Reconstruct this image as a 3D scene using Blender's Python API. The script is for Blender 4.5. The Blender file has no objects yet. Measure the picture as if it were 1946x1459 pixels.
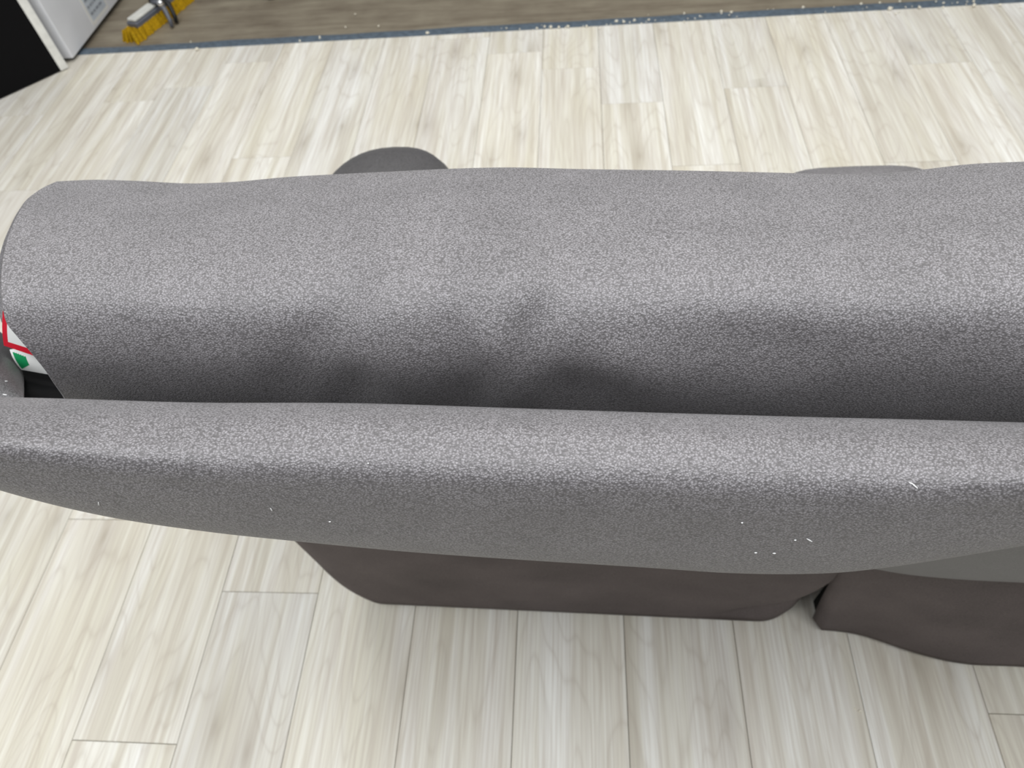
import bpy, bmesh, math, random
import numpy as np
from mathutils import Vector, Matrix

random.seed(7)
RNG = np.random.default_rng(7)
scene = bpy.context.scene
COL = scene.collection
R_ = math.radians

# ------------------------------------------------------------------ camera
IW, IH, FPX = 1946, 1459, 1350.0
CAM_H = 1.2815
TH, ROLL, PSI = R_(53.332), R_(-7.8186), R_(9.106)
_f = np.array([0, math.cos(TH), -math.sin(TH)])
_r = np.array([1.0, 0, 0])
_u = np.array([0, math.sin(TH), math.cos(TH)])
_r2 = _r * math.cos(ROLL) + _u * math.sin(ROLL)
_u2 = -_r * math.sin(ROLL) + _u * math.cos(ROLL)
_c, _s = math.cos(PSI), math.sin(PSI)
_R = np.array([[_c, -_s, 0], [_s, _c, 0], [0, 0, 1]])
CF, CR, CU = _R @ _f, _R @ _r2, _R @ _u2
CPOS = np.array([0, 0, CAM_H])

cam_data = bpy.data.cameras.new('camera')
cam = bpy.data.objects.new('camera', cam_data)
COL.objects.link(cam)
M = Matrix.Identity(4)
for i in range(3):
    M[i][0] = CR[i]; M[i][1] = CU[i]; M[i][2] = -CF[i]; M[i][3] = CPOS[i]
cam.matrix_world = M
cam_data.sensor_fit = 'HORIZONTAL'
cam_data.sensor_width = 36
cam_data.lens = 36 * FPX / IW
cam_data.clip_start = 0.02
cam_data.dof.use_dof = True
cam_data.dof.focus_distance = 0.43
cam_data.dof.aperture_fstop = 13.0
scene.camera = cam

# ------------------------------------------------------------------ light
world = bpy.data.worlds.new('world')
scene.world = world
world.use_nodes = True
bg = world.node_tree.nodes['Background']
bg.inputs[0].default_value = (1.0, 0.99, 0.975, 1)
bg.inputs[1].default_value = 0.12


def area(name, loc, size, sizey, power, color=(1, 1, 1), target=None):
    d = bpy.data.lights.new(name, 'AREA')
    d.shape = 'RECTANGLE'
    d.size = size; d.size_y = sizey
    d.energy = power; d.color = color
    o = bpy.data.objects.new(name, d)
    COL.objects.link(o)
    o.location = loc
    if target is not None:
        v = Vector(target) - Vector(loc)
        o.rotation_euler = v.to_track_quat('-Z', 'Y').to_euler()
    return o


WARM, COOL = (1.0, 1.0, 0.965), (0.965, 0.99, 1.0)
area('ceiling_lamp', (-1.3, 2.3, 2.9), 1.5, 1.5, 32, WARM)
area('ceiling_lamp', (1.1, 2.3, 2.9), 1.5, 1.5, 46, WARM)
area('ceiling_lamp', (-1.3, -0.25, 2.9), 1.6, 1.6, 57, COOL)
area('ceiling_lamp', (0.9, -0.25, 2.9), 1.6, 1.6, 56, COOL)

scene.view_settings.view_transform = 'Standard'
scene.view_settings.look = 'None'
scene.view_settings.exposure = 0.0
scene.view_settings.gamma = 1.0
scene.view_settings.use_curve_mapping = False


# ------------------------------------------------------------------ helpers
def ray(x, y):
    return CF + CR * (x - IW / 2) / FPX - CU * (y - IH / 2) / FPX


def at_y(x, y, Y):
    q = ray(x, y)
    return CPOS + q * (Y / q[1])


def at_z(x, y, Z=0.0):
    q = ray(x, y)
    return CPOS + q * ((Z - CAM_H) / q[2])


def at_x(x, y, X):
    q = ray(x, y)
    return CPOS + q * (X / q[0])


def lin(*c):
    out = []
    for v in c:
        v = v / 255.0
        out.append(v / 12.92 if v <= 0.04045 else ((v + 0.055) / 1.055) ** 2.4)
    return tuple(out) + (1.0,)


def curve_fn(pts):
    """smooth curve through points, straight beyond the ends"""
    xs = np.array([p[0] for p in pts], float)
    ys = np.array([p[1] for p in pts], float)
    m = np.gradient(ys, xs)

    def fn(x):
        x = np.asarray(x, float)
        i = np.clip(np.searchsorted(xs, x) - 1, 0, len(xs) - 2)
        h = xs[i + 1] - xs[i]
        t = (x - xs[i]) / h
        tc = np.clip(t, 0, 1)
        v = ((2 * tc**3 - 3 * tc**2 + 1) * ys[i] + (tc**3 - 2 * tc**2 + tc) * h * m[i]
             + (-2 * tc**3 + 3 * tc**2) * ys[i + 1] + (tc**3 - tc**2) * h * m[i + 1])
        v = v + np.where(t < 0, (x - xs[0]) * m[0], 0) + np.where(t > 1, (x - xs[-1]) * m[-1], 0)
        return v
    return fn


def closed_spline(ctrl, n):
    """periodic Catmull-Rom, n samples spread by control chord length"""
    P = np.array(ctrl, float)
    k = len(P)
    w = P * np.array([0.19, 1.0])
    L = [np.linalg.norm(w[(i + 1) % k] - w[i]) for i in range(k)]
    cum = np.concatenate([[0], np.cumsum(L)])
    out = []
    for d in np.linspace(0, cum[-1], n, endpoint=False):
        i = min(np.searchsorted(cum, d, side='right') - 1, k - 1)
        t = (d - cum[i]) / L[i]
        p0, p1, p2, p3 = P[(i - 1) % k], P[i], P[(i + 1) % k], P[(i + 2) % k]
        out.append(0.5 * ((2 * p1) + (-p0 + p2) * t + (2 * p0 - 5 * p1 + 4 * p2 - p3) * t**2
                          + (-p0 + 3 * p1 - 3 * p2 + p3) * t**3))
    return np.array(out)


def link(name, verts, faces, mat, parent=None, smooth=True, mats=None, mat_idx=None):
    me = bpy.data.meshes.new(name)
    me.from_pydata([tuple(v) for v in verts], [], [tuple(f) for f in faces])
    bm = bmesh.new(); bm.from_mesh(me)
    bmesh.ops.recalc_face_normals(bm, faces=bm.faces)
    bm.to_mesh(me); bm.free()
    for m_ in (mats or [mat]):
        me.materials.append(m_)
    if mat_idx is not None:
        for p, i in zip(me.polygons, mat_idx):
            p.material_index = i
    if smooth:
        for p in me.polygons:
            p.use_smooth = True
    o = bpy.data.objects.new(name, me)
    COL.objects.link(o)
    if parent is not None:
        o.parent = parent
        o.matrix_parent_inverse = Matrix.Translation(-Vector(parent.location)) if parent.rotation_euler[2] == 0 else parent.matrix_basis.inverted()
    return o


def bm_obj(name, bm, mat, parent=None, smooth=False):
    bmesh.ops.recalc_face_normals(bm, faces=bm.faces)
    me = bpy.data.meshes.new(name)
    bm.to_mesh(me); bm.free()
    me.materials.append(mat)
    if smooth:
        for p in me.polygons:
            p.use_smooth = True
    o = bpy.data.objects.new(name, me)
    COL.objects.link(o)
    if parent is not None:
        o.parent = parent
        o.matrix_parent_inverse = parent.matrix_basis.inverted()
    return o


def add_box(bm, x0, x1, y0, y1, z0, z1, bevel=0.0, seg=2):
    r = bmesh.ops.create_cube(bm, size=1.0)
    vs = r['verts']
    for v in vs:
        v.co = Vector((x0 + (v.co.x + .5) * (x1 - x0), y0 + (v.co.y + .5) * (y1 - y0), z0 + (v.co.z + .5) * (z1 - z0)))
    if bevel:
        es = list({e for v in vs for e in v.link_edges})
        bmesh.ops.bevel(bm, geom=es, offset=bevel, segments=seg, profile=.5, affect='EDGES')
    return vs


def add_cyl(bm, p0, p1, r0, r1=None, n=16):
    r1 = r0 if r1 is None else r1
    a, b = Vector(p0), Vector(p1)
    d = b - a
    m = Matrix.Translation((a + b) / 2) @ d.to_track_quat('Z', 'Y').to_matrix().to_4x4()
    bmesh.ops.create_cone(bm, cap_ends=True, segments=n, radius1=r0, radius2=r1, depth=d.length, matrix=m)


def add_tube(bm, pts, r, n=10):
    """swept round tube"""
    P = [Vector(p) for p in pts]
    rings = []
    for i, p in enumerate(P):
        t = (P[min(i + 1, len(P) - 1)] - P[max(i - 1, 0)]).normalized()
        q = t.to_track_quat('Z', 'Y')
        rr = r[i] if isinstance(r, (list, tuple)) else r
        rings.append([bm.verts.new(p + q @ Vector((rr * math.cos(2 * math.pi * k / n), rr * math.sin(2 * math.pi * k / n), 0))) for k in range(n)])
    for a, b in zip(rings, rings[1:]):
        for k in range(n):
            bm.faces.new((a[k], a[(k + 1) % n], b[(k + 1) % n], b[k]))
    bm.faces.new(rings[0]); bm.faces.new(rings[-1])


def empty(name, loc=(0, 0, 0)):
    o = bpy.data.objects.new(name, None)
    o.empty_display_size = .1
    o.location = loc
    COL.objects.link(o)
    return o


def tag(o, label=None, cat=None, group=None, kind=None):
    if label: o['label'] = label
    if cat: o['category'] = cat
    if group: o['group'] = group
    if kind: o['kind'] = kind
    return o


# ------------------------------------------------------------------ materials
class Nodes:
    def __init__(self, name):
        self.m = bpy.data.materials.new(name)
        self.m.use_nodes = True
        self.t = self.m.node_tree
        self.b = self.t.nodes['Principled BSDF']

    def n(self, typ, **kw):
        nd = self.t.nodes.new(typ)
        for k, v in kw.items():
            if k.startswith('i_'):
                key = k[2:]
                nd.inputs[int(key) if key.isdigit() else key.replace('_', ' ')].default_value = v
            else:
                setattr(nd, k, v)
        return nd

    def l(self, a, b):
        self.t.links.new(a, b)

    def math(self, op, a, b=None, clamp=False):
        nd = self.t.nodes.new('ShaderNodeMath'); nd.operation = op; nd.use_clamp = clamp
        for i, v in enumerate((a, b)):
            if v is None: continue
            if isinstance(v, (int, float)): nd.inputs[i].default_value = v
            else: self.l(v, nd.inputs[i])
        return nd.outputs[0]

    def ramp(self, fac, stops, interp='LINEAR'):
        nd = self.t.nodes.new('ShaderNodeValToRGB')
        cr = nd.color_ramp; cr.interpolation = interp
        while len(cr.elements) < len(stops): cr.elements.new(0.5)
        for e, (p, c) in zip(cr.elements, stops):
            e.position = p; e.color = c if len(c) == 4 else tuple(c) + (1,)
        self.l(fac, nd.inputs[0])
        return nd.outputs[0]

    def mix(self, fac, a, b, blend='MIX'):
        nd = self.t.nodes.new('ShaderNodeMix'); nd.data_type = 'RGBA'; nd.blend_type = blend
        for sock, v in ((nd.inputs['Factor'], fac), (nd.inputs[6], a), (nd.inputs[7], b)):
            if isinstance(v, (int, float)): sock.default_value = v
            elif isinstance(v, tuple): sock.default_value = v
            else: self.l(v, sock)
        return nd.outputs[2]


def mat_leather(name, tone=1.0, grain=1.0):
    N = Nodes(name)
    tc = N.n('ShaderNodeTexCoord').outputs['Object']
    warp = N.n('ShaderNodeTexNoise', i_Scale=200.0, i_Detail=2.0)
    N.l(tc, warp.inputs['Vector'])
    wv = N.n('ShaderNodeVectorMath', operation='SCALE'); wv.inputs['Scale'].default_value = 0.002
    N.l(warp.outputs['Color'], wv.inputs[0])
    ad = N.n('ShaderNodeVectorMath', operation='ADD')
    N.l(tc, ad.inputs[0]); N.l(wv.outputs[0], ad.inputs[1])
    mp = N.n('ShaderNodeMapping'); mp.inputs['Scale'].default_value = (700, 900, 900)
    N.l(ad.outputs[0], mp.inputs[0])
    vo = N.n('ShaderNodeTexVoronoi', feature='F1', i_Scale=1.0, i_Randomness=1.0)
    N.l(mp.outputs[0], vo.inputs['Vector'])
    dome = N.math('SUBTRACT', 1.0, vo.outputs['Distance'], clamp=True)
    fine = N.n('ShaderNodeTexNoise', i_Scale=1500.0, i_Detail=2.0, i_Roughness=.6)
    N.l(tc, fine.inputs['Vector'])
    h = N.math('ADD', N.math('MULTIPLY', dome, 0.75), N.math('MULTIPLY', fine.outputs[0], 0.5))
    big = N.n('ShaderNodeTexNoise', i_Scale=22.0, i_Detail=3.0)
    N.l(tc, big.inputs['Vector'])
    t = tone
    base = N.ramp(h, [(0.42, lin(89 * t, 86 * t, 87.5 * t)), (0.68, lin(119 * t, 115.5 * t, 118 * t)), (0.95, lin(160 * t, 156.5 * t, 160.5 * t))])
    shade = N.ramp(big.outputs[0], [(0.3, (0.9, 0.9, 0.9)), (0.7, (1.06, 1.06, 1.06))])
    col = N.mix(1.0, base, shade, 'MULTIPLY')
    N.l(col, N.b.inputs['Base Color'])
    N.b.inputs['Roughness'].default_value = 0.5
    N.b.inputs['Specular IOR Level'].default_value = 0.6
    N.b.inputs['Sheen Weight'].default_value = 0.1
    N.b.inputs['Sheen Roughness'].default_value = 0.5
    bp = N.n('ShaderNodeBump'); bp.inputs['Strength'].default_value = 0.85 * grain
    bp.inputs['Distance'].default_value = 0.0006
    N.l(h, bp.inputs['Height'])
    N.l(bp.outputs[0], N.b.inputs['Normal'])
    return N.m


def mat_fabric(name, rgb, rough=.9):
    N = Nodes(name)
    tc = N.n('ShaderNodeTexCoord').outputs['Object']
    a = N.n('ShaderNodeTexNoise', i_Scale=420.0, i_Detail=2.0); N.l(tc, a.inputs['Vector'])
    b = N.n('ShaderNodeTexNoise', i_Scale=9.0, i_Detail=3.0); N.l(tc, b.inputs['Vector'])
    f = N.math('ADD', N.math('MULTIPLY', a.outputs[0], .5), N.math('MULTIPLY', b.outputs[0], .5))
    d = tuple(v * .86 for v in rgb); u = tuple(v * 1.12 for v in rgb)
    N.l(N.ramp(f, [(0.3, lin(*d)), (0.7, lin(*u))]), N.b.inputs['Base Color'])
    N.b.inputs['Roughness'].default_value = rough
    N.b.inputs['Specular IOR Level'].default_value = .25
    bp = N.n('ShaderNodeBump'); bp.inputs['Strength'].default_value = .15; bp.inputs['Distance'].default_value = .001
    N.l(a.outputs[0], bp.inputs['Height']); N.l(bp.outputs[0], N.b.inputs['Normal'])
    return N.m


def mat_plain(name, rgb, rough=.5, spec=.5, metal=0.0, var=.05, scale=30.0):
    N = Nodes(name)
    tc = N.n('ShaderNodeTexCoord').outputs['Object']
    a = N.n('ShaderNodeTexNoise', i_Scale=scale, i_Detail=4.0); N.l(tc, a.inputs['Vector'])
    d = tuple(v * (1 - var) for v in rgb); u = tuple(min(255, v * (1 + var)) for v in rgb)
    N.l(N.ramp(a.outputs[0], [(0.3, lin(*d)), (0.7, lin(*u))]), N.b.inputs['Base Color'])
    N.b.inputs['Roughness'].default_value = rough
    N.b.inputs['Specular IOR Level'].default_value = spec
    N.b.inputs['Metallic'].default_value = metal
    return N.m


def mat_plank():
    N = Nodes('pale_oak_laminate')
    tc = N.n('ShaderNodeTexCoord').outputs['Object']
    oi = N.n('ShaderNodeObjectInfo').outputs['Random']
    off = N.n('ShaderNodeCombineXYZ')
    N.l(N.math('MULTIPLY', oi, 37.0), off.inputs[0])
    N.l(N.math('MULTIPLY', oi, 91.0), off.inputs[1])
    N.l(N.math('MULTIPLY', oi, 13.0), off.inputs[2])
    ad = N.n('ShaderNodeVectorMath', operation='ADD')
    N.l(tc, ad.inputs[0]); N.l(off.outputs[0], ad.inputs[1])
    p = ad.outputs[0]

    def noise(sx, sy, detail=3.0, rough=.5, dist=0.0):
        mp = N.n('ShaderNodeMapping'); mp.inputs['Scale'].default_value = (sx, sy, 1)
        N.l(p, mp.inputs[0])
        q = N.n('ShaderNodeTexNoise', i_Scale=1.0, i_Detail=detail, i_Roughness=rough, i_Distortion=dist)
        N.l(mp.outputs[0], q.inputs['Vector'])
        return q.outputs[0]
    field = noise(9.0, 1.5, 1.5, .45)
    rings = N.math('ABSOLUTE', N.math('SINE', N.math('MULTIPLY', field, 46.0)))
    fine = noise(240.0, 5.0, 3.0, .6)
    streak = noise(24.0, .8, 4.0, .55, .3)
    mid = noise(85.0, 2.2, 3.0, .6, .2)
    patch = noise(7.0, 1.6, 2.0)
    pinkish = noise(13.0, 1.0, 2.0)
    # knots: sparse dark spots, drawn out along the board
    mpk = N.n('ShaderNodeMapping'); mpk.inputs['Scale'].default_value = (8.5, 2.9, 1)
    N.l(p, mpk.inputs[0])
    vk = N.n('ShaderNodeTexVoronoi', feature='F1', i_Scale=1.0, i_Randomness=1.0)
    vk.voronoi_dimensions = '2D'
    N.l(mpk.outputs[0], vk.inputs['Vector'])
    knot = N.ramp(vk.outputs['Distance'], [(0.0, (1, 1, 1)), (0.07, (.55, .55, .55)), (0.22, (.18, .18, .18)), (0.42, (0, 0, 0))])
    sel = N.ramp(N.math('FRACT', N.math('MULTIPLY', vk.outputs['Color'], 1.0)), [(0.42, (0, 0, 0)), (0.6, (.8, .8, .8))])
    knot = N.math('MULTIPLY', knot, sel)
    base = N.ramp(streak, [(0.3, lin(203, 198, 185)), (0.45, lin(222, 219, 208)), (0.58, lin(234, 233, 228)), (0.72, lin(243, 243, 241))])
    base = N.mix(N.ramp(pinkish, [(0.44, (0, 0, 0)), (0.72, (.5, .5, .5))]), base, lin(214, 209, 202))
    base = N.mix(N.ramp(patch, [(0.5, (0, 0, 0)), (0.72, (.55, .55, .55))]), base, lin(213, 207, 187))
    base = N.mix(N.ramp(rings, [(0.0, (.26, .26, .26)), (0.3, (.06, .06, .06)), (.6, (0, 0, 0))]), base, lin(170, 158, 145))
    base = N.mix(N.ramp(fine, [(0.35, (.46, .46, .46)), (0.6, (0, 0, 0))]), base, lin(190, 181, 170))
    base = N.mix(N.ramp(mid, [(0.34, (.36, .36, .36)), (0.5, (0, 0, 0))]), base, lin(184, 173, 160))
    base = N.mix(N.ramp(mid, [(0.55, (0, 0, 0)), (0.74, (.4, .4, .4))]), base, lin(246, 246, 242))
    base = N.mix(N.math('MULTIPLY', knot, .55), base, lin(140, 126, 108))
    tint = N.ramp(oi, [(0.0, (0.95, 0.95, 0.96)), (0.5, (1.0, 0.99, 0.97)), (1.0, (1.03, 1.02, 1.0))])
    base = N.mix(1.0, base, tint, 'MULTIPLY')
    N.l(base, N.b.inputs['Base Color'])
    N.b.inputs['Roughness'].default_value = .5
    N.b.inputs['Specular IOR Level'].default_value = .3
    bp = N.n('ShaderNodeBump'); bp.inputs['Strength'].default_value = .12; bp.inputs['Distance'].default_value = .0006
    N.l(fine, bp.inputs['Height']); N.l(bp.outputs[0], N.b.inputs['Normal'])
    return N.m


def mat_grey_floor():
    N = Nodes('worn_grey_floor')
    tc = N.n('ShaderNodeTexCoord').outputs['Object']

    def noise(sx, sy, d=4.0):
        mp = N.n('ShaderNodeMapping'); mp.inputs['Scale'].default_value = (sx, sy, 1)
        N.l(tc, mp.inputs[0])
        q = N.n('ShaderNodeTexNoise', i_Scale=1.0, i_Detail=d, i_Roughness=.6); N.l(mp.outputs[0], q.inputs['Vector'])
        return q.outputs[0]
    a = noise(3.0, 22.0); b = noise(8.0, 9.0); c = noise(5, 60, 3)
    f = N.math('ADD', N.math('MULTIPLY', a, .5), N.math('ADD', N.math('MULTIPLY', b, .3), N.math('MULTIPLY', c, .2)))
    N.l(N.ramp(f, [(0.32, lin(98, 87, 74)), (0.5, lin(125, 116, 101)), (0.68, lin(147, 139, 122))]), N.b.inputs['Base Color'])
    N.b.inputs['Roughness'].default_value = .55
    return N.m


M_LEATHER = mat_leather('grey_pebbled_leather')
M_LEATHER_FAR = mat_leather('grey_leather_smooth', .93, .5)
M_LEATHER_PANEL = mat_leather('shaded_grey_leather', .64, .4)  # sofa leather darkened: the back panel's shade is put into its colour
M_SKIRT = mat_fabric('dark_skirt_fabric', (104, 96, 95))
M_BLACK_CLOTH = mat_fabric('black_lining', (14, 14, 16))
M_PLANK = mat_plank()
M_GREYFLOOR = mat_grey_floor()
M_SUB = mat_plain('joint_dark', (170, 163, 150), .9)
M_STRIP = mat_plain('blue_grey_strip', (84, 96, 108), .55, .4, 0, .12, 60)
M_WHITE = mat_plain('white_enamel', (222, 224, 230), .35, .5, 0, .02, 8)
M_WHITE_EDGE = mat_plain('white_edging', (232, 232, 228), .4)
M_BLACK = mat_plain('black_gloss', (5, 5, 8), .6, .15, 0, .1)
M_BLACK_PL = mat_plain('black_plastic', (16, 16, 17), .5)
M_GREY_PL = mat_plain('grey_plastic', (96, 99, 108), .4)
M_SILVER = mat_plain('pale_grey_plastic', (205, 205, 200), .4)
M_CHROME = mat_plain('chrome', (230, 230, 232), .12, .5, 1.0)
M_YELLOW = mat_plain('yellow_bristle', (172, 136, 16), .8, .2, 0, .25, 260)
M_PAPER = mat_plain('tag_paper', (228, 228, 226), .7, .2, 0, .02)
M_RED = mat_plain('red_print', (205, 28, 48), .6, .3)
M_GREEN = mat_plain('green_print', (20, 140, 84), .6, .3)
M_LABEL = mat_plain('printed_label', (196, 204, 214), .6, .3, 0, .05)
M_INK = mat_plain('grey_ink', (140, 146, 156), .7)
M_CHIP = mat_plain('pale_chips', (236, 230, 214), .8, .2, 0, .08, 90)
M_LINT = mat_plain('white_lint', (240, 240, 240), .8)

# ------------------------------------------------------------------ floor
PW, PL, PT = 0.19, 1.215, 0.008
X0 = -0.875
floor_bm = bmesh.new()
add_box(floor_bm, -3.2, 3.0, -1.2, 2.5, -0.03, -PT)
floor = bm_obj('floor', floor_bm, M_SUB)
tag(floor, kind='structure')


def plank_mesh(length):
    bm = bmesh.new()
    g = 0.0005
    hw, hl = PW / 2 - g, length / 2 - g
    c = 0.0006
    top = [bm.verts.new((sx * (hw - c), sy * (hl - c), 0)) for sx, sy in ((-1, -1), (1, -1), (1, 1), (-1, 1))]
    mid = [bm.verts.new((sx * hw, sy * hl, -c)) for sx, sy in ((-1, -1), (1, -1), (1, 1), (-1, 1))]
    bot = [bm.verts.new((sx * hw, sy * hl, -PT)) for sx, sy in ((-1, -1), (1, -1), (1, 1), (-1, 1))]
    bm.faces.new(top)
    for a, b in ((top, mid), (mid, bot)):
        for i in range(4):
            bm.faces.new((a[i], b[i], b[(i + 1) % 4], a[(i + 1) % 4]))
    me = bpy.data.meshes.new('plank')
    bmesh.ops.recalc_face_normals(bm, faces=bm.faces)
    bm.to_mesh(me); bm.free()
    me.materials.append(M_PLANK)
    return me


_pm = {}
JOINT = {1: .455, 0: .19, 8: .282, 10: 2.158, 3: 2.35, -1: .602, -6: 2.11, -5: 1.70, -2: 2.38, -3: 2.238,
         2: 1.25, 4: 1.02, 5: 2.02, 6: 1.70, 7: .86, 9: 1.68, 11: 1.72, -4: .95}
FY0, FY1 = -0.9, 2.498
for k in range(-9, 13):
    j = JOINT.get(k, random.uniform(0, PL))
    y = j - PL * math.ceil((j - FY0) / PL)
    while y < FY1:
        a, b = max(y, FY0), min(y + PL, FY1)
        y += PL
        if b - a < .03:
            continue
        key = round(b - a, 3)
        if key not in _pm:
            _pm[key] = plank_mesh(b - a)
        o = bpy.data.objects.new('plank', _pm[key])
        o.location = (X0 + (k + .5) * PW, (a + b) / 2, random.uniform(-.0002, .0002))
        COL.objects.link(o)
        o.parent = floor

gbm = bmesh.new()
add_box(gbm, -3.2, 3.0, 2.5, 5.0, -0.03, -0.003)
gf = bm_obj('floor', gbm, M_GREYFLOOR)
tag(gf, kind='structure')
sbm = bmesh.new()
# transition strip, slightly domed
n = 60
prof = [(2.497, -.002), (2.499, .0012), (2.512, .003), (2.528, .003), (2.541, .0012), (2.543, -.003)]
rows = []
for i in range(n + 1):
    x = -2.2 + 4.6 * i / n
    wob = .002 * math.sin(i * 1.7) + .0015 * math.sin(i * .6)
    rows.append([sbm.verts.new((x, y + (wob if a > 2 else 0), z)) for a, (y, z) in enumerate(prof)])
for a, b in zip(rows, rows[1:]):
    for q in range(len(prof) - 1):
        sbm.faces.new((a[q], a[q + 1], b[q + 1], b[q]))
strip = bm_obj('trim_1', sbm, M_STRIP)
tag(strip, kind='structure')

# ------------------------------------------------------------------ sofa
sofa = empty('recliner_sofa', (0.3, 0.8, 0))
tag(sofa, 'grey pebbled leather recliner sofa seen over its back, standing on pale planks', 'sofa')
XR = 1.02          # right end of the sofa, beyond the frame


def loft(name, pxs, top, bot, ctrl, mat, nt=96, left=None, right_x=XR, dents=None, cap_left=True, curl=0.0, parent=sofa):
    """closed section (s, depth) carried along the sofa: s=0 upper outline, s=1 lower outline"""
    sec = closed_spline(ctrl, nt)
    rows = []
    PX = []
    for i, px in enumerate(pxs):
        row = []; rp = []
        for s, Y in sec:
            x = px
            if left is not None:
                e = float(left(s))
                x = e + (px - pxs[0]) * (pxs[-1] - e) / (pxs[-1] - pxs[0])
            y = float(top(x)) + s * (float(bot(x)) - float(top(x)))
            row.append(at_y(x, y, Y)); rp.append((x, y))
        rows.append(np.array(row)); PX.append(np.array(rp))
    rows = np.array(rows); PX = np.array(PX)
    if dents is not None:
        du = np.gradient(rows, axis=0)
        dv = (np.roll(rows, -1, 1) - np.roll(rows, 1, 1)) / 2
        nn = np.cross(du, dv); nn /= np.linalg.norm(nn, axis=2, keepdims=True) + 1e-12
        vis = CPOS - rows
        facing = (nn * vis).sum(2)
        # orient outward: the visible middle of the section must look at the camera
        mid = int(np.argmin(np.abs(sec[:, 0] - .5) + (sec[:, 1] - sec[:, 1].min()) * 2))
        if facing[len(rows) // 2, mid] < 0:
            nn = -nn; facing = -facing
        for (cx, cy, amp, sx, sy, ang) in dents:
            ca, sa = math.cos(R_(ang)), math.sin(R_(ang))
            X = (PX[..., 0] - cx) * ca + (PX[..., 1] - cy) * sa
            Y = -(PX[..., 0] - cx) * sa + (PX[..., 1] - cy) * ca
            g = amp * np.exp(-.5 * ((X / sx)**2 + (Y / sy)**2))
            g = np.where(facing > 0, g, 0)
            rows = rows + nn * g[..., None] * .001
    rows = list(rows)
    if right_x is not None:
        last = rows[-1]
        for f in (.2, .4, .6, .8, 1.0):
            r2 = last.copy(); r2[:, 0] = last[:, 0] + (right_x - last[:, 0]) * f
            rows.append(r2)
        flat = rows[-1]; c = flat.mean(0)
        for a in (30, 60, 85):
            q = c + (flat - c) * math.cos(R_(a)); q[:, 0] = right_x + .03 * math.sin(R_(a))
            rows.append(q)
    if cap_left:
        # straighten the slanted end section, then round it off
        first = rows[0]
        xe = first[:, 0].min() - .012
        for f in (.35, .7, 1.0):
            q = first.copy(); q[:, 0] = first[:, 0] + (xe - first[:, 0]) * f
            rows.insert(0, q)
        flat = rows[0]; c = flat.mean(0)
        for a in (25, 50, 70, 86):
            q = c + (flat - c) * math.cos(R_(a)); q[:, 0] = xe - .02 * math.sin(R_(a))
            rows.insert(0, q)
    verts = [p for r in rows for p in r]
    faces = []
    for i in range(len(rows) - 1):
        for k in range(nt):
            faces.append((i * nt + k, i * nt + (k + 1) % nt, (i + 1) * nt + (k + 1) % nt, (i + 1) * nt + k))
    if cap_left:
        faces.append(tuple(range(nt)))
    faces.append(tuple((len(rows) - 1) * nt + k for k in range(nt)))
    return link(name, verts, faces, mat, parent), rows


# --- top roll of the backrest
crest = curve_fn([(-260, 746), (0, 755), (120, 758), (380, 766), (600, 768), (900, 775), (1250, 786), (1500, 793), (1800, 800), (1946, 804), (2300, 814)])
rollbot = curve_fn([(-260, 838), (-120, 892), (0, 931), (180, 976), (400, 1010), (560, 1027), (760, 1046), (1000, 1063), (1250, 1078), (1400, 1087),
                    (1500, 1089), (1600, 1086), (1700, 1075), (1800, 1060), (1946, 1036), (2300, 985)])
ROLL_SEC = [(0, .237), (.12, .2125), (.3, .1945), (.45, .1838), (.58, .1785), (.7, .1765), (.82, .1757), (.93, .1758), (1.0, .179),
            (.98, .190), (.85, .215), (.6, .25), (.3, .27), (.1, .262), (.02, .25)]
backrest, _ = loft('backrest_top', np.linspace(-70, 2300, 210), crest, rollbot, ROLL_SEC, M_LEATHER, nt=150,
                   dents=[(300, 922, -.35, 500, 9, 3), (1500, 962, -.35, 500, 9, 2), (900, 936, -.25, 300, 9, 3),
                          (700, 800, .8, 130, 40, 0), (1500, 1040, .8, 160, 30, -8), (200, 830, -.8, 120, 40, 0), (1250, 870, .8, 150, 40, 0)])

# --- headrest: open leather wrap, its left rim shows the lining and tags
headtop = curve_fn([(-60, 346), (105, 345), (180, 342), (250, 344), (370, 349), (440, 346), (550, 336), (640, 331), (760, 325), (870, 320), (960, 318),
                    (1100, 321), (1300, 324), (1477, 328), (1600, 331), (1680, 329), (1763, 321), (1830, 313), (1946, 307), (2300, 299)])
headleft = curve_fn([(-.3, 110), (0, 108), (.02, 88), (.06, 62), (.12, 42), (.2, 25), (.3, 11), (.42, 3), (.52, 3), (.6, 7), (.66, 14), (.72, 34), (.8, 62),
                     (.87, 86), (.94, 106), (1.0, 124), (1.1, 138), (1.3, 150)])
HEAD_SEC = [(0, .45), (.1, .394), (.25, .342), (.4, .307), (.55, .2838), (.7, .2714), (.85, .2672), (1.0, .2765), (1.1, .298),
            (1.07, .33), (.8, .40), (.5, .455), (.2, .478), (.05, .465)]
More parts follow.
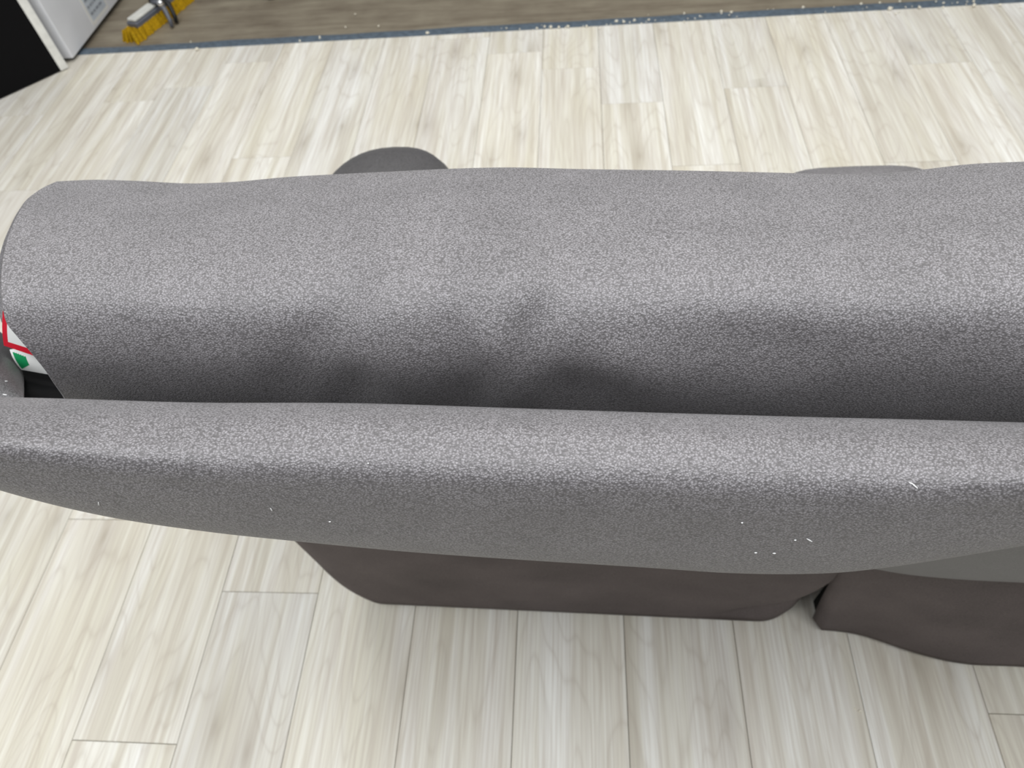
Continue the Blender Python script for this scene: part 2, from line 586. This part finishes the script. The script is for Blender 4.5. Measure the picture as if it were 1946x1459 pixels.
DENTS = [
    (935, 650, 6.0, 60, 34, 10), (960, 520, 3.2, 55, 75, 18), (655, 570, -5.5, 32, 62, 24), (575, 680, -3.5, 40, 60, 25),
    (740, 665, 4.0, 70, 45, 20), (1035, 600, -4.6, 30, 62, 30), (855, 635, -4.2, 28, 50, -25), (895, 755, -4.0, 34, 30, 10),
    (1095, 745, -4.6, 60, 34, 12), (1190, 690, 4.2, 90, 38, 15), (675, 740, -4.0, 40, 36, 20), (760, 720, 1.6, 50, 35, 20), (985, 730, 4.5, 45, 34, -10),
    (1050, 440, -3.5, 55, 50, 30), (820, 470, -2.5, 60, 60, 40), (380, 480, 1.5, 160, 70, 10), (1470, 660, -4.5, 120, 50, 12), (1600, 560, 1.8, 170, 70, 10),
    (1420, 760, 1.5, 120, 40, 5), (1750, 690, -1.6, 120, 60, 0), (250, 620, -1.2, 120, 60, 0), (520, 500, -1.0, 90, 60, 25),
]
headrest, hrows = loft('headrest', np.linspace(105, 2300, 280), headtop, crest, HEAD_SEC, M_LEATHER, nt=130, left=headleft, dents=DENTS, cap_left=False)
# hem folded in around the open left rim
rim = hrows[0]
rows = []
c = rim.mean(0)
for f, dx in ((1.0, 0), (.985, -.002), (.955, -.001), (.94, .006), (.93, .03)):
    q = c + (rim - c) * f; q[:, 0] = rim[:, 0] + dx
    rows.append(q)
nt = len(rim)
link('hem', [p for r in rows for p in r], [(i * nt + k, i * nt + (k + 1) % nt, (i + 1) * nt + (k + 1) % nt, (i + 1) * nt + k)
     for i in range(len(rows) - 1) for k in range(nt)], M_LEATHER, headrest)
q = rows[-1]
link('lining', [p for p in q], [tuple(range(nt))], M_BLACK_CLOTH, headrest, smooth=False)


def tag_sheet(name, pts, mats, border=None):
    """paper tag: thin curved sheet between four picture-plane corners set at a real depth"""
    nu, nv = 24, 24
    P00, P10, P11, P01 = [np.array(p) for p in pts]
    verts, faces, idx = [], [], []
    nrm = np.cross(P10 - P00, P01 - P00); nrm /= np.linalg.norm(nrm)
    for layer in (0, 1):
        for i in range(nu + 1):
            for j in range(nv + 1):
                a, b = i / nu, j / nv
                p = (P00 * (1 - a) + P10 * a) * (1 - b) + (P01 * (1 - a) + P11 * a) * b
                p = p + nrm * (.0012 * math.sin(math.pi * a) + layer * .0004)
                verts.append(p)
    K = (nu + 1) * (nv + 1)
    for layer in (0, 1):
        for i in range(nu):
            for j in range(nv):
                f = [layer * K + i * (nv + 1) + j, layer * K + (i + 1) * (nv + 1) + j, layer * K + (i + 1) * (nv + 1) + j + 1, layer * K + i * (nv + 1) + j + 1]
                faces.append(f); idx.append(border(i, j, nu, nv) if border else 0)
    me_o = link(name, verts, faces, None, headrest, smooth=True, mats=mats)
    for p, i in zip(me_o.data.polygons, idx):
        p.material_index = i
    return me_o


t1 = tag_sheet('care_tag', [at_y(6, 590, .335), at_y(8, 656, .325), at_y(120, 694, .318), at_y(118, 610, .33)], [M_PAPER, M_RED],
               border=lambda i, j, nu, nv: 1 if j <= 1 or i >= nu - 4 else 0)
t1['label'] = 'white paper tag with a red border'
t2 = tag_sheet('care_tag', [at_y(19, 664, .333), at_y(41, 702, .325), at_y(122, 716, .32), at_y(110, 650, .33)], [M_PAPER, M_GREEN],
               border=lambda i, j, nu, nv: 1 if (1 <= j <= 6 and 2 + j * .9 <= i <= nu - 2 - j) else 0)
t2['label'] = 'white paper tag with a green print'

# --- shoulder of the backrest below the headrest's left end
sh_top = curve_fn([(-200, 612), (-60, 618), (0, 630), (25, 655), (45, 690), (62, 730)])
SH_SEC = [(0, .385), (.15, .352), (.4, .318), (.7, .290), (1.0, .272), (1.25, .27), (1.3, .30), (1.0, .36), (.5, .41), (.15, .41)]
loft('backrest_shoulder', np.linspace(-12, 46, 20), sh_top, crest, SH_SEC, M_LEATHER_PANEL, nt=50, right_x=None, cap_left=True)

cav_top = curve_fn([(30, 672), (80, 690), (150, 700)])
CAV = [(0, .36), (.3, .335), (.8, .305), (1.1, .285), (1.35, .285), (1.2, .34), (.6, .39), (0, .385)]
loft('lining', np.linspace(38, 190, 16), cav_top, crest, CAV, M_BLACK_CLOTH, nt=40, right_x=None, cap_left=True)

# --- back cushion the headrest stands on, hidden lower body, seat, arms (only edges show)
bm = bmesh.new()
add_box(bm, -.33, XR - .02, .34, .47, .50, .84, .05, 4)
bm_obj('back_cushion', bm, M_LEATHER_FAR, sofa, True)
bm = bmesh.new()
add_box(bm, -.34, XR - .03, .47, .98, .07, .40, .03, 3)
bm_obj('base', bm, M_BLACK_CLOTH, sofa, True)
bm = bmesh.new()
add_box(bm, .405, XR - .06, .424, .455, .012, .40, .002)
bm_obj('underlining', bm, M_BLACK_CLOTH, sofa)
bm = bmesh.new()
add_box(bm, -.18, .31, .46, .93, .38, .50, .05, 4)
bm_obj('seat', bm, M_LEATHER_FAR, sofa, True)
bm = bmesh.new()
add_box(bm, .57, XR - .02, .46, .93, .38, .50, .05, 4)
bm_obj('seat', bm, M_LEATHER_FAR, sofa, True)


def armrest(x0, x1, y1, z1):
    """pillow-topped arm with a round front, built as stacked outlines"""
    bm = bmesh.new()
    cx, hw = (x0 + x1) / 2, (x1 - x0) / 2
    rings = []
    for z, k in ((.09, .93), (.25, .95), (.42, .97), (z1 - .10, 1.0), (z1 - .05, 1.0), (z1 - .022, .97), (z1 - .007, .90), (z1, .72), (z1 + .002, .4)):
        ring = []
        w = hw * k; fr = y1 - hw * (1 - k) * 1.0
        y0 = .5
        n = 20
        for i in range(n + 1):
            a = math.pi * i / n
            ex = 2.4 if x0 < 0 else 4.0
            ca, sa = math.cos(a), math.sin(a)
            x = cx + w * math.copysign(abs(ca) ** (2 / ex), ca)
            y = fr - .17 * 1.0 + .17 * abs(sa) ** (2 / ex)
            ring.append(bm.verts.new((x, y, z)))
        ring.append(bm.verts.new((cx - w, y0, z)))
        ring.append(bm.verts.new((cx + w, y0, z)))
        rings.append(ring)
    for a, b in zip(rings, rings[1:]):
        m = len(a)
        for k in range(m):
            bm.faces.new((a[k], a[(k + 1) % m], b[(k + 1) % m], b[k]))
    bm.faces.new(rings[0]); bm.faces.new(rings[-1])
    return bm_obj('armrest', bm, M_SKIRT_ARM if x0 < 0 else M_LEATHER, sofa, True)


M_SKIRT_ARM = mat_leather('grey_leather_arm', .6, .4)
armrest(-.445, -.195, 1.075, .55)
armrest(.285, .585, .978, .55)
for x in (-.28, .9):
    for y in (.55, .9):
        bm = bmesh.new()
        add_cyl(bm, (x, y, 0), (x, y, .075), .02, .026, 16)
        bm_obj('foot', bm, M_BLACK_PL, sofa, True)


# --- hanging skirts at the back
def sheet(name, fn, nu, nv, mat, th=.004):
    """cloth sheet with thickness: fn(a, b) -> point, a along, b from hem (0) to top (1)"""
    P = np.array([[fn(i / nu, j / nv) for j in range(nv + 1)] for i in range(nu + 1)])
    du = np.gradient(P, axis=0); dv = np.gradient(P, axis=1)
    N_ = np.cross(du, dv); N_ /= np.linalg.norm(N_, axis=2, keepdims=True) + 1e-9
    if N_[..., 1].mean() < 0: N_ = -N_
    Q = P + N_ * th
    K = (nu + 1) * (nv + 1)
    verts = list(P.reshape(-1, 3)) + list(Q.reshape(-1, 3))
    idx = lambda i, j: i * (nv + 1) + j
    faces = []
    for i in range(nu):
        for j in range(nv):
            faces.append((idx(i, j), idx(i + 1, j), idx(i + 1, j + 1), idx(i, j + 1)))
            faces.append((K + idx(i, j), K + idx(i, j + 1), K + idx(i + 1, j + 1), K + idx(i + 1, j)))
    for i in range(nu):
        for j in (0, nv):
            faces.append((idx(i, j), idx(i + 1, j), K + idx(i + 1, j), K + idx(i, j)))
    for j in range(nv):
        for i in (0, nu):
            faces.append((idx(i, j), idx(i, j + 1), K + idx(i, j + 1), K + idx(i, j)))
    return link(name, verts, faces, mat, sofa)


# left skirt: hem line, bowed left edge, right corner turned in
_hemL = at_z(690, 1146, .015); _hemR = at_z(1490, 1183, .015)


def skirt_left(a, b):
    z = .015 + .47 * b
    xl = curve_fn([(0, _hemL[0]), (.03, _hemL[0] - .008), (.1, _hemL[0] - .021), (.2, _hemL[0] - .029), (.4, _hemL[0] - .034), (1, _hemL[0] - .038)])(b)
    xr = _hemR[0] + .026 * min(1, b / .5)
    x = xl + (xr - xl) * a
    y = _hemL[1] + (_hemR[1] - _hemL[1]) * a - .05 * b * (1 - b) * 0 - .03 * b
    y += .006 * math.sin(a * 9 + b * 3) * (1 - .3 * b) - .006 * math.sin(a * 9)
    # pulled fold running up to the right corner
    d = (a - .97) + .9 * (b - .02) * 1.3
    y += .02 * math.exp(-((a - .86 - .55 * b) / .05) ** 2) * max(0, 1 - 1.6 * b) * min(1, b / .12)
    if a > .94: y += .015 * ((a - .94) / .06) ** 2
    if a < .05: y += .012 * ((.05 - a) / .05) ** 2
    return np.array([x, y, z])


sheet('skirt', skirt_left, 90, 30, M_SKIRT)
_hem2 = curve_fn([(0, 1548), (.12, 1620), (.3, 1720), (.5, 1840), (.7, 1946), (1, 2120)])
_hem2y = curve_fn([(0, 1196), (.12, 1208), (.3, 1234), (.5, 1259), (.7, 1272), (1, 1280)])


def skirt_right(a, b):
    if a <= .72:
        q = at_z(float(_hem2(a)), float(_hem2y(a)), .015)
    else:
        q0 = at_z(float(_hem2(.72)), float(_hem2y(.72)), .015)
        q = np.array([q0[0] + (XR - .03 - q0[0]) * (a - .72) / .28, q0[1] - .01 * (a - .72), .015])
    z = .015 + .42 * b
    x = q[0] - .062 * b * max(0, 1 - 2 * a)
    bow = (q[1] - .40)
    y = q[1] - bow * b * .5 - .02 * b + .004 * math.sin(11 * a + 4 * b)
    if a < .02: y += .02 * (.02 - a) / .02 * (1 - b)
    return np.array([x, y, z])


sheet('skirt', skirt_right, 90, 30, M_SKIRT)

# --- outside back panel sloping from the roll down to the skirts; its lower edge shows at right
pb = curve_fn([(1600, 1070), (1660, 1080), (1720, 1090), (1800, 1098), (1946, 1106), (2300, 1118)])
pt = curve_fn([(1600, 1000), (1946, 985), (2300, 960)])
PANEL = [(0, .235), (.4, .258), (.75, .282), (.93, .298), (1.0, .315), (.97, .34), (.6, .36), (.2, .33), (.0, .27)]
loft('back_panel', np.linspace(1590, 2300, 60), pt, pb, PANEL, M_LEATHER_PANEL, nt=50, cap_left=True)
bm = bmesh.new()
vs = [(-.385, .262, .83), (XR - .05, .262, .83), (XR - .05, .432, .40), (-.425, .432, .40)]
f0 = [bm.verts.new(v) for v in vs]; f1 = [bm.verts.new((v[0], v[1] + .03, v[2])) for v in vs]
bm.faces.new(f0); bm.faces.new(f1)
for i in range(4):
    bm.faces.new((f0[i], f0[(i + 1) % 4], f1[(i + 1) % 4], f1[i]))
bm_obj('back_cloth', bm, M_SKIRT, sofa)

# ------------------------------------------------------------------ lint on the leather
def chip(bm, p, s, n=None):
    n = n or random.choice((4, 5, 6))
    a0 = random.random() * 6.28
    ring = []
    for k in range(n):
        a = a0 + 2 * math.pi * k / n
        rr = s * random.uniform(.5, 1)
        ring.append((p[0] + rr * math.cos(a) * random.uniform(.7, 1.3), p[1] + rr * math.sin(a), p[2]))
    lo = [bm.verts.new(q) for q in ring]
    hi = [bm.verts.new((q[0] * .75 + p[0] * .25, q[1] * .75 + p[1] * .25, p[2] + s * random.uniform(.4, .8))) for q in ring]
    bm.faces.new(lo); bm.faces.new(hi)
    for k in range(n):
        bm.faces.new((lo[k], lo[(k + 1) % n], hi[(k + 1) % n], hi[k]))


deps = bpy.context.evaluated_depsgraph_get()
deps.update()


def hit(px, py):
    q = ray(px, py); q = q / np.linalg.norm(q)
    ok, loc, nor, _, ob, _ = scene.ray_cast(deps, Vector(CPOS), Vector(q))
    return loc, nor


bm = bmesh.new()
for (px, py, ln, ang) in ((1737, 922, 8, 40), (1731, 918, 4, 20), (1538, 1025, 6, 30), (1471, 1050, 3, 0), (1436, 1049, 2.5, 0), (1511, 1025, 2, 0), (516, 967, 3, 60), (188, 956, 3, 80),
                          (10, 750, 4, 10), (12, 725, 3, 0), (627, 990, 2, 0), (1410, 992, 2, 0), (700, 880, 1.5, 0)):
    pts = []
    for t in (-1, 0, 1):
        loc, nor = hit(px + t * ln * math.cos(R_(ang)), py + t * ln * math.sin(R_(ang)))
        pts.append(loc + nor * .0004)
    add_tube(bm, pts, [.0002, .0004, .0002], 6)
lint = bm_obj('lint', bm, M_LINT)
tag(lint, 'tiny white lint specks scattered on the grey leather', 'lint', kind='stuff')

# ------------------------------------------------------------------ wood chips along the strip
bm = bmesh.new()
for (px, py, s) in ((375, 94, 6), (363, 80, 4), (570, 78, 4), (608, 72, 5), (812, 63, 6), (1035, 51, 5), (1047, 52, 7), (1062, 52, 5), (1080, 51, 6), (1115, 50, 4), (1020, 54, 4),
                    (1172, 41, 6), (1185, 42, 5), (1205, 39, 5), (1233, 38, 4), (1370, 22, 5), (1390, 24, 5), (1526, 14, 5), (1637, 8, 4), (1690, 17, 6), (1747, 15, 6), (1793, 6, 4), (1792, 14, 4), (1850, 11, 6),
                    (657, 52, 4), (720, 50, 4), (675, 27, 3), (1300, 26, 4), (1672, 6, 4), (1710, 3, 4), (1850, 3, 4), (1900, 10, 4), (1634, 1352, 6), (1625, 1346, 3), (1503, 1225, 3)):
    p = at_z(px, py, .004 if py < 120 else .0005)
    d = np.linalg.norm(p - CPOS)
    chip(bm, p, s * d / FPX * .62)
for _ in range(60):
    px = random.uniform(950, 1946)
    py = 56 - (px - 950) * .05 + random.gauss(0, 6)
    p = at_z(px, py, .0035)
    chip(bm, p, random.uniform(.002, .0045))
deb = bm_obj('debris', bm, M_CHIP)
tag(deb, 'pale wood chips and crumbs scattered along the blue grey strip', 'debris', kind='stuff')

# ------------------------------------------------------------------ cabinet with black door, top left
cab = empty('storage_cabinet', (-2.2, 2.75, 0))
tag(cab, 'tall white cabinet with a black door ajar, standing at the floor strip', 'cabinet')
CX1, CY0 = -1.858, 2.447
CH = .95
bm = bmesh.new()
add_box(bm, CX1 - .55, CX1, CY0, CY0 + .58, .014, CH, .004, 2)
bm_obj('body', bm, M_WHITE, cab)
bm = bmesh.new()
add_box(bm, CX1 - .53, CX1 - .012, CY0 + .02, CY0 + .56, .004, .016)
bm_obj('plinth', bm, M_BLACK_PL, cab)
for x in (CX1 - .05, CX1 - .5):
    for y in (CY0 + .04, CY0 + .44):
        bm = bmesh.new()
        add_cyl(bm, (x, y, 0), (x, y, .024), .022, .02, 14)
        bm_obj('foot', bm, M_BLACK_PL, cab, True)
# door ajar, hinged at the near right corner
dirv = np.array([-.175, -.19]); dirv /= np.linalg.norm(dirv)
nor = np.array([dirv[1] * -1, dirv[0]])
if nor[0] < 0: nor = -nor       # faces the camera
hinge = np.array([-1.868, 2.405])


def slab(name, u0, u1, n0, n1, z0, z1, mat, parent, bev=.0):
    bm = bmesh.new()
    add_box(bm, u0, u1, n0, n1, z0, z1, bev)
    for v in bm.verts:
        p = hinge + dirv * v.co.x + nor * v.co.y
        v.co = Vector((p[0], p[1], v.co.z))
    return bm_obj(name, bm, mat, parent)


door = slab('door', .0, .52, -.024, 0, .004, CH - .004, M_BLACK, cab, .0015)
edge = slab('door_edge', -.002, .027, -.026, .003, .004, CH - .004, M_WHITE_EDGE, door)
edge['label'] = 'white door edge'
slab('handle', .46, .48, 0, .02, .55, .75, M_GREY_PL, door, .003)


def on_side(px, py):
    p = at_x(px, py, CX1)
    return p[1], p[2]


# sticker on the white side
ya, za = on_side(178, 50)
yb, zb = on_side(160, 6)
bm = bmesh.new()
LW, LH = .15, .2
ly0, lz0 = ya, za
add_box(bm, CX1, CX1 + .0008, ly0, ly0 + LW, lz0, lz0 + LH)
st = bm_obj('sticker', bm, M_PAPER, cab)
st['label'] = 'pale printed sticker'
bm = bmesh.new()
add_box(bm, CX1 + .0008, CX1 + .0012, ly0 + .014, ly0 + LW - .01, lz0 + .012, lz0 + LH - .012)
bm_obj('printed_panel', bm, M_LABEL, st)
bm = bmesh.new()
for i in range(7):
    z = lz0 + .03 + i * .024
    y = ly0 + .022
    while y < ly0 + LW - .03:
        w = random.uniform(.008, .026)
        add_box(bm, CX1 + .0011, CX1 + .0015, y, min(y + w, ly0 + LW - .02), z, z + .009)
        y += w + .006
pr = bm_obj('print', bm, M_INK, st)
pr['kind'] = 'stuff'

# ------------------------------------------------------------------ scrubbing brush on the grey floor
p0 = at_z(252, 80, -.003); p1 = at_z(352, 2, -.003)
brush = empty('floor_brush', tuple((p0 + p1) / 2))
brush.location.z = -.003
tag(brush, 'yellow bristled floor brush with pale grey head and dark handle beside the white cabinet', 'brush')
ax = (p1 - p0); BL = np.linalg.norm(ax[:2]); ax = ax / np.linalg.norm(ax)
side = np.array([ax[1], -ax[0], 0])
org = p0


def bpt(u, w, z):
    return tuple(org + ax * u + side * w + np.array([0, 0, z]))


# bristles: tufts in a splayed block
bm = bmesh.new()
for i in range(34):
    for j in range(5):
        u = BL * (i + .5) / 34 + random.uniform(-.002, .002)
        w = (j - 2) * .012 + random.uniform(-.002, .002)
        add_cyl(bm, bpt(u + (u / BL - .5) * .02 + random.uniform(-.004, .004), w * 1.5 + random.uniform(-.004, .004), 0), bpt(u, w, .04), .0065, .0045, 6)
br = bm_obj('bristles', bm, M_YELLOW, brush)
br['kind'] = 'stuff'


def bbox(name, u0, u1, w0, w1, z0, z1, mat, bev=.004, parent=brush):
    bm = bmesh.new()
    add_box(bm, u0, u1, w0, w1, z0, z1, bev, 3)
    for v in bm.verts:
        v.co = Vector(bpt(*v.co))
    return bm_obj(name, bm, mat, parent)


bbox('head', .035, BL * .97, -.026, .026, .036, .056, M_GREY_PL)
bbox('head_cover', .04, .165, -.022, .02, .056, .068, M_SILVER, .006)
bm = bmesh.new()
add_cyl(bm, bpt(.185, 0, .05), bpt(.2, -.01, .12), .026, .02, 18)
add_cyl(bm, bpt(.2, -.01, .115), bpt(.29, -.05, .30), .017, .015, 16)
bm_obj('handle_socket', bm, M_BLACK_PL, brush, True)
bm = bmesh.new()
add_tube(bm, [bpt(.285, -.047, .29), bpt(.42, -.12, .62), bpt(.56, -.2, .98)], .0125, 14)
bm_obj('handle', bm, M_GREY_PL, brush, True)
bm = bmesh.new()
bmesh.ops.create_uvsphere(bm, u_segments=16, v_segments=10, radius=.012, matrix=Matrix.Translation(Vector(at_z(305, 6, .12))))
bm_obj('knob', bm, M_CHROME, brush, True)
for k, w in enumerate((.0, .03)):
    bm = bmesh.new()
    add_tube(bm, [bpt(0.16 + w, .01, .075), bpt(0.16 + w, .04, .078), bpt(0.15 + w, .07, .06), bpt(0.135 + w, .09, .03), bpt(0.125 + w, .095, .006)], [.008, .009, .009, .008, .007], 10)
    bm_obj('scraper_prong', bm, M_BLACK_PL if k else M_GREY_PL, brush, True)

# ------------------------------------------------------------------ black caster at the top edge
q = at_z(517, -4, -.003)
cas = empty('caster', (q[0], q[1], -.003))
tag(cas, 'small black caster wheel on the grey floor at the top edge, right of the brush', 'caster')
bm = bmesh.new()
add_cyl(bm, (q[0] - .014, q[1], .022), (q[0] + .014, q[1], .022), .025, .025, 24)
bm_obj('wheel', bm, M_BLACK_PL, cas, True)
bm = bmesh.new()
add_box(bm, q[0] - .022, q[0] - .016, q[1] - .012, q[1] + .012, .02, .07, .002)
add_box(bm, q[0] + .016, q[0] + .022, q[1] - .012, q[1] + .012, .02, .07, .002)
add_box(bm, q[0] - .022, q[0] + .022, q[1] - .02, q[1] + .02, .066, .074, .002)
bm_obj('fork', bm, M_GREY_PL, cas)
bm = bmesh.new()
add_cyl(bm, (q[0], q[1], .07), (q[0], q[1], .13), .008, .008, 12)
bm_obj('stem', bm, M_CHROME, cas, True)
